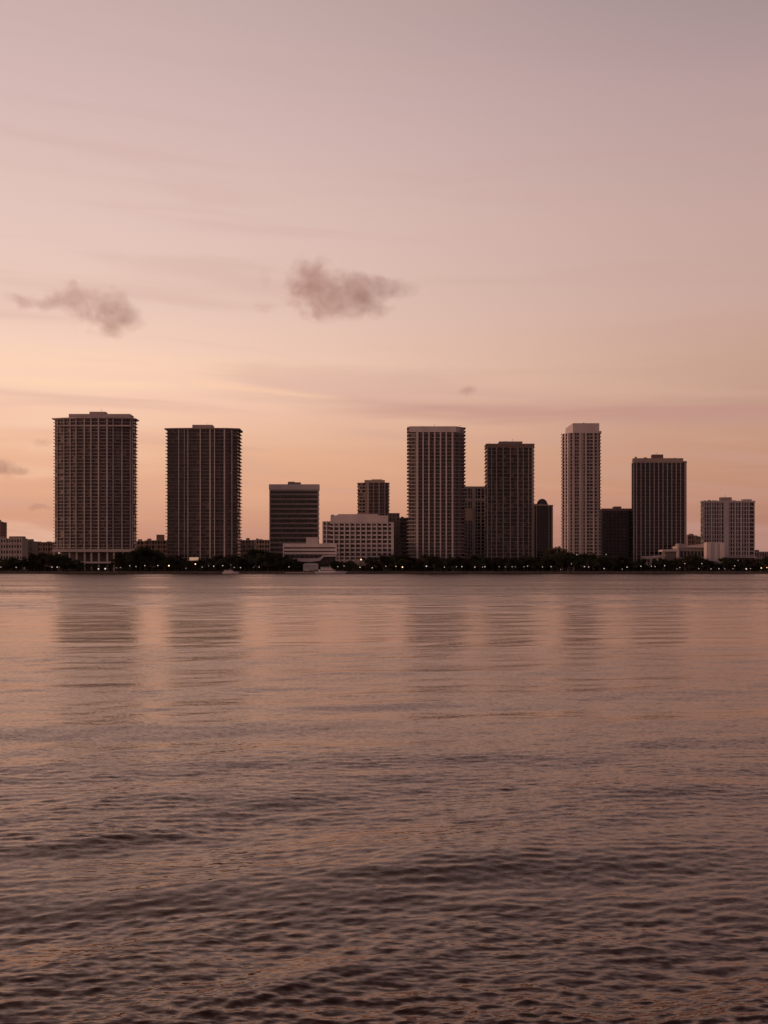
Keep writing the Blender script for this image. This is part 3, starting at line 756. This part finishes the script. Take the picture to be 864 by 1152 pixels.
# ------------------------------------------------------------------ boats and marquee
M_gel = mat('white_gelcoat', (0.55, 0.5, 0.5, 1), 0.35, 0.05, 0.2)
M_canvas = mat('tent_canvas', (0.42, 0.38, 0.37, 1), 0.9, 0.1, 0.3)
def yacht(pxc, Lm, Y, label, cat, decks=2, hgt=1.0, flip=1):
    r = empty('motor_yacht' if decks > 1 else 'motorboat', (wx(pxc, Y), Y, 0), label, cat)
    n = 14; mb = MB(); rings = []
    h = 1.9 * hgt; bw = Lm * 0.13
    for i in range(n + 1):
        t = i / n; x = (t - .5) * Lm * flip
        w_ = bw * (1 - max(0, (t - .55) / .45) ** 2.2) ** .8 + .02
        sh = h * (1 + .35 * max(0, t - .4))
        xo = (0.07 * Lm * max(0, (t - .8) / .2)) * flip
        rings.append([(x, -w_ * .55, -.5), (x + xo, -w_, sh * .55), (x + xo * 1.5, -w_, sh), (x + xo * 1.5, w_, sh), (x + xo, w_, sh * .55), (x, w_ * .55, -.5)])
    vv = [p for rg in rings for p in rg]; ff = []
    for i in range(n):
        for j in range(6):
            k = (j + 1) % 6; ff.append((i * 6 + j, (i + 1) * 6 + j, (i + 1) * 6 + k, i * 6 + k))
    ff += [tuple(range(6)), tuple(n * 6 + j for j in reversed(range(6)))]
    mb.hull(vv, ff); mb.build('hull', M_gel, r)
    z = h * 1.0; x0, x1 = -.38, .22
    for d in range(decks):
        mb = MB(); hh = 1.9 * hgt
        a, b_ = x0 * Lm * flip, x1 * Lm * flip; a, b_ = min(a, b_), max(a, b_); wv = bw * (.8 - .15 * d)
        sl_ = .06 * Lm
        mb.prism([(a, -wv), (b_, -wv), (b_, wv), (a, wv)], z, z + hh, 0, [(a + sl_ * .2, -wv * .9), (b_ - sl_, -wv * .9), (b_ - sl_, wv * .9), (a + sl_ * .2, wv * .9)])
        cb = mb.build('cabin', M_gel, r)
        mb = MB(); nw = 6
        for i in range(nw):
            xa = a + (b_ - a - sl_) * (i + .6) / nw; mb.box(xa, xa + (b_ - a) / nw * .7, -wv - .02, -wv + .3, z + hh * .45, z + hh * .8)
        mb.build('window', M_gl[0], cb)
        mb = MB(); mb.box(a - .6, b_ - sl_ * .6, -wv * 1.05, wv * 1.05, z + hh, z + hh + .18); mb.build('deck_roof', M_gel, r)
        z += hh + .18; x0 += .07; x1 -= .12
    mb = MB(); mb.tube((0, 0, z), (-.02 * Lm * flip, 0, z + 2.2 * hgt), .12, .06, 6); mb.build('mast', M_gel, r)
    mb = MB()
    for i in range(8):
        xx = (.1 + .045 * i) * Lm * flip; mb.tube((xx, -bw * .7 * (1 - i / 11), h), (xx, -bw * .7 * (1 - i / 11), h + .8), .05, .05, 5)
    mb.build('railing', M_gel, r)
    return r
yacht(371, 25, 990, 'white motor yacht with stacked decks moored below the white terraced building', 'yacht', 2, .95, 1)
yacht(259, 13, 991, 'small white cabin boat moored below the second tower from left', 'boat', 1, .8, 1)
Y = 1014
mt = empty('marquee', (wx(349.5, Y), Y, GZ), 'plain white marquee tent beside the yacht on the quay', 'tent')
lx = lambda p: (p - 349.5) * Y / F
mb = MB(); mb.box(lx(341), lx(358), 0, 7, 0, wz(635.5, Y) - GZ); mb.build('tent_wall', M_canvas, mt)
mb = MB(); zz = wz(635.5, Y) - GZ
mb.prism([(lx(340.6), -.3), (lx(358.4), -.3), (lx(358.4), 7.3), (lx(340.6), 7.3)], zz, zz + 1.4, 0, [(lx(343), 3.4), (lx(356), 3.4), (lx(356), 3.6), (lx(343), 3.6)]); mb.build('tent_roof', M_canvas, mt)
dk = empty('pier_deck', (wx(352, 995), 992, 0), 'low pale floating dock in front of the marquee', 'dock')
mb = MB(); mb.box(-24, 24, 2, 7.5, .5, 1.0); mb.build('deck', M_light, dk)
for i in range(9):
    mb = MB(); mb.tube((-23 + i * 5.7, 2.1, -2), (-23 + i * 5.7, 2.1, 1.6), .2, .2, 8); mb.build('piling', M_brown, dk)

# ------------------------------------------------------------------ landmarks used to word the labels
LM = [(0, 36, 'below the low pale block at far left'), (36, 60, 'just left of the tallest left tower'), (60, 92, 'at the left foot of the tallest left tower'), (92, 134, 'at the foot of the tallest left tower'),
      (134, 160, 'at the right foot of the tallest left tower'), (160, 187, 'between the two left towers'), (187, 230, 'below the left half of the second tower'), (230, 270, 'below the right half of the second tower'),
      (270, 303, 'between second tower and dark office block'), (303, 330, 'below the dark office block'), (330, 398, 'by the marquee and yacht'), (398, 420, 'below the middle of the white gridded hotel'), (420, 446, 'below the right end of the gridded hotel'),
      (446, 470, 'left of the ribbed slab tower'), (470, 497, 'below the ribs of the central slab tower'), (497, 524, 'below the right side of central slab tower'), (524, 550, 'below the half hidden reddish tower'),
      (550, 576, 'below the left half of the brown gridded tower'), (576, 602, 'below the right half of the brown gridded tower'), (602, 622, 'below the domed black tower'), (622, 642, 'left of the slender white tower'),
      (642, 678, 'below the slender white tower'), (678, 712, 'below the black square office block'), (712, 740, 'by the white pavilion'), (740, 768, 'below the dark ribbed tower'), (768, 795, 'before the long low hall'),
      (795, 820, 'by the blank white panel block'), (820, 850, 'below the right white tower'), (850, 900, 'at the far right edge')]
ORD = ['first', 'second', 'third', 'fourth', 'fifth', 'sixth', 'seventh', 'eighth', 'ninth', 'tenth', 'eleventh', 'twelfth']
def word(pxs, adj, noun):
    """labels for a row of look-alikes: ordinal from the left inside each stretch of shore"""
    key = lambda p: next((i for i, (a, b_, t) in enumerate(LM) if a <= p < b_), 0 if p < 0 else len(LM) - 1)
    out = {}
    for i in range(len(LM)):
        idx = sorted([k for k, p in enumerate(pxs) if key(p) == i], key=lambda k: pxs[k])
        for n_, k in enumerate(idx):
            if len(idx) == 1: out[k] = f'only {adj[k]} {noun} {LM[i][2]}'
            else: out[k] = f'{ORD[n_]} {noun} {LM[i][2]}, {adj[k]}'
    return out

# ------------------------------------------------------------------ trees
M_leaf = mat('dark_foliage', (0.036, 0.04, 0.022, 1), 0.9, 0.35, 0.6, spec=0.1)
M_leaf2 = mat('brown_foliage', (0.045, 0.036, 0.022, 1), 0.9, 0.35, 0.6, spec=0.1)
M_bark = mat('bark', (0.06, 0.045, 0.035, 1), 0.9, 0.3, 2)
def tree_mesh(seed, wide):
    q = random.Random(seed); nb = q.randint(9, 13)
    blobs = []
    for i in range(nb):
        t = q.random(); a = q.uniform(0, 6.28); rr_ = wide * .36 * math.sqrt(q.random())
        blobs.append((rr_ * math.cos(a), rr_ * math.sin(a), .38 + .44 * t, q.uniform(.12, .2) * (1.1 - .4 * t)))
    vs = []; fs = []
    for bx, by, bz, br in blobs:
        for k in range(150):
            a = q.uniform(0, 6.28); c = q.uniform(-1, 1); rad = br * (q.random() ** .45) * q.uniform(.8, 1.12)
            s_ = math.sqrt(1 - c * c); p = Vector((bx + rad * s_ * math.cos(a) * 1.25, by + rad * s_ * math.sin(a) * 1.25, bz + rad * c))
            d1 = Vector((q.gauss(0, 1), q.gauss(0, 1), q.gauss(0, 1))).normalized(); d2 = d1.orthogonal().normalized()
            z_ = q.uniform(.014, .034); b = len(vs)
            vs += [tuple(p + d1 * z_), tuple(p + d2 * z_ * .7), tuple(p - d1 * z_), tuple(p - d2 * z_ * .7)]
            fs.append((b, b + 1, b + 2, b + 3))
    me = bpy.data.meshes.new('crown'); me.from_pydata(vs, [], fs); me.update()
    m = MB(); m.tube((0, 0, 0), (0.01, 0, .3), .026, .018, 8); m.tube((0.01, 0, .3), (.02, 0.01, .6), .018, .008, 6)
    for bx, by, bz, br in blobs[:5]: m.tube((0.005, 0, .24), (bx * .8, by * .8, bz - .03), .014, .004, 5)
    return me, m.mesh('trunk', M_bark)
TV = [tree_mesh(100 + i, [1.0, 1.25, .8, 1.45, 1.1, .7, 1.3][i]) for i in range(7)]
for i, (c, t) in enumerate(TV): c.materials.append(M_leaf2 if i == 4 else M_leaf)
outline = [(-6, 628), (2, 628), (8, 626.5), (15, 627.5), (23, 627), (31, 625), (39, 622.5), (46, 621), (54, 620.5), (61, 622), (68, 622), (75, 626.5), (82, 629), (89, 632.5),
           (134, 626), (139, 620.5), (147, 621.5), (154, 613.5), (160, 617), (167, 620), (175, 619), (181, 622), (187, 625), (194, 624), (201, 627), (209, 630), (226, 628.5), (234, 627),
           (243, 624), (250, 623.5), (257, 624), (264, 624), (271, 623.5), (278, 621), (285, 618), (291, 617), (298, 618.5), (305, 620.5), (312, 622), (319, 624), (326, 627.5),
           (366, 633), (382, 630.5), (389, 632.5), (396, 632.5), (412, 627), (419, 626.5), (427, 626), (434, 624), (441, 623.5), (449, 626), (456, 624), (463, 627), (471, 627), (478, 624.5), (485, 623.5), (492, 626), (499, 627), (506, 625),
           (513, 625), (520, 626.5), (528, 627), (535, 624.5), (542, 625), (550, 627), (558, 626.5), (566, 626.5), (574, 626.5), (582, 626), (590, 624.5), (597, 626), (604, 626), (611, 626), (619, 621.5),
           (624, 617), (629, 616), (635, 621), (643, 623), (650, 624), (657, 622.5), (664, 620.8), (671, 623), (679, 625), (687, 625.5), (695, 625.5), (703, 626), (711, 626.5), (718, 628),
           (741, 629), (748, 628), (755, 630), (766, 627), (772, 624.5), (779, 623.6), (786, 624), (792, 627), (801, 633), (808, 635), (818, 627.5), (824, 628), (831, 632), (838, 630), (844, 628.5), (851, 632.5), (857, 628), (863, 625), (870, 625)]
tr = random.Random(77); info = []
for px, py in outline:
    Y = tr.uniform(1012, 1028); info.append((px + tr.uniform(-.7, .7), py - .6 + tr.uniform(-.5, .5), Y))
    if 634.0 > py: 
        Y2 = tr.uniform(1010, 1016); info.append((px + tr.uniform(2.5, 4.5), py + tr.uniform(2.5, 6.5), Y2))
hgt = [wz(py, Y) - GZ for px, py, Y in info]
adj = ['tall' if h > 14 else ('mid-sized' if h > 10 else 'short') for h in hgt]
kinds = [tr.choice((0, 1, 3, 4, 6)) if h < 14 else tr.choice((0, 2, 5, 4, 6)) for h in hgt]
shape = {0: 'round', 1: 'broad', 2: 'narrow', 3: 'spreading', 4: 'brownish', 5: 'slim', 6: 'broad'}
adj = [a + ' ' + shape[k] for a, k in zip(adj, kinds)]
lbl = word([p[0] for p in info], adj, 'tree')
for i, (px, py, Y) in enumerate(info):
    h = hgt[i] / 0.93; cr, tk = TV[kinds[i]]
    root = empty('tree', (wx(px, Y), Y, GZ), lbl[i], 'tree', 'dark trees along the far shore', tr.uniform(0, 6.28))
    wsc = max(h, 9.5) * tr.uniform(.95, 1.15)
    a = link('crown', cr, root); a.scale = (wsc, wsc, h)
    b_ = link('trunk', tk, root); b_.scale = (h, h, h)

# undergrowth and hedges closing the gaps under the crowns
q = random.Random(9); vs = []; fs = []
def leafcard(p, z_):
    d1 = Vector((q.gauss(0, 1), q.gauss(0, 1), q.gauss(0, 1))).normalized(); d2 = d1.orthogonal().normalized(); b = len(vs)
    for s1, s2 in ((1, 0), (0, .8), (-1, 0), (0, -.8)): vs.append(tuple(p + d1 * z_ * s1 + d2 * z_ * s2))
    fs.append((b, b + 1, b + 2, b + 3))
for i in range(42000):
    x = q.uniform(-350, 350); pxv = x / 1030 * F + CX
    if 94 < pxv < 131 and q.random() < .75: continue
    hmax = 7.0 + 2.2 * math.sin(x * .13) + 1.5 * math.sin(x * .41 + 1)
    leafcard(Vector((x, q.uniform(1027, 1033), GZ + hmax * q.random() ** .8)), q.uniform(.35, .8))
for i in range(9000):
    x = q.uniform(-350, 350)
    leafcard(Vector((x, q.uniform(1008, 1011), GZ + (1.5 + .7 * math.sin(x * .3)) * q.random())), q.uniform(.2, .45))
me = bpy.data.meshes.new('undergrowth'); me.from_pydata(vs, [], fs); me.materials.append(M_leaf)
tag(link('undergrowth', me), 'dark dense undergrowth and far tree mass closing the gaps behind the shore trees', 'undergrowth', kind='stuff')

# ------------------------------------------------------------------ lamps along the shore
M_glow = mat('lamp_glow_white', (.8, .75, .7, 1), .5, emit=(1.0, .86, .78, 1), estr=0.85)
M_glow2 = mat('lamp_glow_warm', (.8, .6, .4, 1), .5, emit=(1.0, .62, .30, 1), estr=2.4)
def lamp_mesh(h, rad):
    m = MB(); m.tube((0, 0, 0), (0, 0, .5), .16, .12, 8); m.tube((0, 0, .5), (0, 0, h - rad), .08, .06, 8); m.tube((0, 0, h - rad - .15), (0, 0, h - rad), .1, .2, 8)
    g_ = MB(); g_.ball((0, 0, h), rad, rad, rad, 12, 8)
    c_ = MB(); c_.tube((0, 0, h + rad * .9), (0, 0, h + rad * 1.15), rad * .6, .05, 8)
    return m, g_, c_
lamps = [(1, 638, 1), (18.2, 638.2, 1.1), (27.4, 639, .8), (58.5, 638, 1.2), (64.3, 638, 1.3), (110.8, 640, 1.6), (118.4, 639.8, 1.8), (135.4, 638.5, .9), (131, 638.7, .7), (146, 636.5, 1), (153, 637.4, 1), (163, 636.3, 1.1), (177.6, 636.3, 1.2),
         (190, 636.4, -1.7), (209.2, 639.3, .8), (170.4, 622.5, .6), (219.8, 634.5, -1.5), (227.5, 638, .9), (234.7, 636.5, .7), (240.4, 637, 1.3), (250.6, 636.3, 1.2), (259.5, 635.6, .9), (270.7, 638.6, 1.1), (263.5, 638.3, .9), (291.5, 638, 1), (285, 638.5, .6),
         (325, 637.6, 1.0), (380, 637.5, .9), (387, 636.6, .9), (406.3, 629.5, -1.7), (405, 638.3, 1.2), (418.8, 638.8, 1.2), (434, 637, 1), (445.4, 637, -1.1), (452.7, 638, -1.6), (479.7, 637, 1.5), (500, 638, 1), (513.5, 637.7, .9), (519.6, 637.5, 1.1),
         (534.2, 638, 1.2), (545.5, 637.5, 1.2), (543, 638, .8), (561.6, 637.6, .8), (568.6, 637.8, .9), (576.3, 637.5, 1.1), (579.8, 637.6, .8), (589.4, 637.6, .9), (593.5, 636.8, 1.0), (610.3, 637.8, .9), (620, 637.5, 1.1), (642.9, 634.3, .9),
         (630.6, 640.6, .7), (649, 624, .9), (657.5, 637.5, 1.2), (662.3, 637.8, 1.1), (682, 623.7, .9), (679.6, 639.6, 1.2), (705.5, 638, 1.2), (700, 640.2, .8), (721, 637, 1.2), (733, 637, .9), (737, 637.3, .9), (747.7, 636.5, 1.1),
         (770.5, 634, 1.0), (764.8, 638.5, .9), (761.6, 640, .7), (789.6, 634, 1.0), (786.2, 639.6, .9), (800, 640, .9), (808.7, 639.8, 1.1), (815.5, 640, .8), (824.6, 639.8, .8), (826.6, 636.5, 1.0), (839.5, 640, 1.6), (844.4, 639.8, .9), (830.4, 630.3, .8), (856.5, 639, -1.3), (862.8, 638.5, -1.1)]
ladj = [('bright ' if abs(l[2]) > 1.15 else ('dim ' if abs(l[2]) < .85 else '')) + ('orange' if l[2] < 0 else 'white') + ' glow' for l in lamps]
llbl = word([l[0] for l in lamps], ladj, 'lamp')
for i, (px, py, sz_) in enumerate(lamps):
    Y = 1007.5 if py > 633 else (1011 if sz_ > 0 else 1009)
    h = max(wz(py, Y) - GZ, 1.0); rad = .03 + .27 * abs(sz_) ** 1.4
    m_, g_, c_ = lamp_mesh(h, rad)
    root = empty('street_lamp', (wx(px, Y), Y, GZ), llbl[i], 'street lamp', 'lit lamps along the far shore')
    m_.build('post', M_metal, root); g_.build('lamp_globe', M_glow if sz_ > 0 else M_glow2, root); c_.build('cap', M_metal, root)

# ------------------------------------------------------------------ clouds (volumes)
def cloud(label, blobs, dist, dens, seed, nsc, colr, squash=.6):
    """blobs: (px, py, rx_px, ry_px) in the photo's measures; each becomes an ellipsoid lobe of one cloud"""
    s = dist / F
    x0 = min(b[0] - b[2] for b in blobs); x1 = max(b[0] + b[2] for b in blobs)
    y0 = min(b[1] - b[3] for b in blobs); y1 = max(b[1] + b[3] for b in blobs)
    cxp, cyp = (x0 + x1) / 2, (y0 + y1) / 2
    cx_, cz_ = wx(cxp, dist), wz(cyp, dist)
    hw, hh = (x1 - x0) / 2 * s * 1.25, (y1 - y0) / 2 * s * 1.35
    dp = max(hh * 1.3, hw * squash * .6)
    m = MB(); m.ball((0, 0, 0), hw * 1.2, dp * 1.2, hh * 1.25, 24, 14)
    mt_ = bpy.data.materials.new('cloud_vapour'); mt_.use_nodes = True; t = mt_.node_tree; t.nodes.clear()
    out = t.nodes.new('ShaderNodeOutputMaterial'); pv = t.nodes.new('ShaderNodeVolumePrincipled')
    pv.inputs['Color'].default_value = colr; pv.inputs['Anisotropy'].default_value = .2
    t.links.new(pv.outputs[0], out.inputs['Volume'])
    tcn = t.nodes.new('ShaderNodeTexCoord')
    def mm(op, a, b_, clamp=False):
        n = t.nodes.new('ShaderNodeMath'); n.operation = op; n.use_clamp = clamp
        for k, v in enumerate((a, b_)):
            if isinstance(v, (int, float)): n.inputs[k].default_value = v
            else: t.links.new(v, n.inputs[k])
        return n.outputs[0]
    # warped position
    wn = t.nodes.new('ShaderNodeTexNoise'); wn.inputs['Scale'].default_value = nsc * .5; wn.inputs['Detail'].default_value = 2
    mp = t.nodes.new('ShaderNodeMapping'); mp.inputs['Location'].default_value = (seed * 137, 0, 0); t.links.new(tcn.outputs['Object'], mp.inputs[0])
    t.links.new(mp.outputs[0], wn.inputs['Vector'])
    ws = t.nodes.new('ShaderNodeVectorMath'); ws.operation = 'SUBTRACT'; ws.inputs[1].default_value = (.5, .5, .5); t.links.new(wn.outputs['Color'], ws.inputs[0])
    wsc = t.nodes.new('ShaderNodeVectorMath'); wsc.operation = 'SCALE'; wsc.inputs['Scale'].default_value = hh * .7; t.links.new(ws.outputs[0], wsc.inputs[0])
    wp = t.nodes.new('ShaderNodeVectorMath'); wp.operation = 'ADD'; t.links.new(tcn.outputs['Object'], wp.inputs[0]); t.links.new(wsc.outputs[0], wp.inputs[1])
    field = None
    for (bx, by, rx, ry) in blobs[:6]:
        c = ((bx - cxp) * s, 0, (cyp - by) * s)
        sb = t.nodes.new('ShaderNodeVectorMath'); sb.operation = 'SUBTRACT'; sb.inputs[1].default_value = c; t.links.new(wp.outputs[0], sb.inputs[0])
        dv = t.nodes.new('ShaderNodeVectorMath'); dv.operation = 'DIVIDE'; dv.inputs[1].default_value = (rx * s, max(ry * s * 1.3, rx * s * .5), ry * s); t.links.new(sb.outputs[0], dv.inputs[0])
        ln = t.nodes.new('ShaderNodeVectorMath'); ln.operation = 'LENGTH'; t.links.new(dv.outputs[0], ln.inputs[0])
        f_ = mm('SUBTRACT', 1.0, ln.outputs['Value'])
        field = f_ if field is None else mm('MAXIMUM', field, f_)
    nn = t.nodes.new('ShaderNodeTexNoise'); nn.inputs['Scale'].default_value = nsc; nn.inputs['Detail'].default_value = 6; nn.inputs['Roughness'].default_value = .6
    t.links.new(mp.outputs[0], nn.inputs['Vector'])
    e = mm('ADD', field, mm('MULTIPLY', mm('SUBTRACT', nn.outputs['Fac'], .5), 2.4))
    e = mm('MULTIPLY', mm('MAXIMUM', mm('MINIMUM', e, .65), 0), dens)
    t.links.new(e, pv.inputs['Density'])
    o = m.build('cloud', mt_, None, (cx_, dist, cz_))
    return tag(o, label, 'cloud')
CC = (.98, .77, .75, 1)
cloud('larger mauve cloud puff right of centre-left, above the gap between towers', [(352, 318, 32, 27), (374, 336, 36, 24), (402, 332, 38, 25), (438, 322, 38, 12), (412, 346, 32, 14), (392, 312, 30, 14)], 6500, .0072, 1, .0115, CC)
cloud('ragged mauve cloud with a thin tail above the tallest left tower', [(26, 340, 30, 11), (58, 340, 34, 12), (86, 334, 36, 17), (118, 346, 40, 21), (140, 353, 24, 18), (122, 368, 20, 15)], 6300, .0072, 2, .0115, CC)
cloud('small dense cloud cut by the left edge beside the tallest tower', [(4, 525, 20, 12), (22, 530, 14, 5)], 7500, .009, 3, .011, CC)
cloud('faint tiny cloud just left of the top of the tallest tower', [(46, 497, 11, 6)], 7500, .006, 4, .014, CC)
cloud('thin flat cloud streak left of the middle of tallest tower', [(44, 570, 17, 4.5)], 7800, .008, 5, .013, CC)
cloud('faint speck of cloud above the central ribbed slab tower', [(526, 438, 11, 8)], 7000, .0075, 6, .013, CC)
cloud('faint wisp hanging left of the larger mauve cloud', [(302, 350, 16, 10), (296, 312, 10, 8)], 6800, .0022, 7, .011, CC)
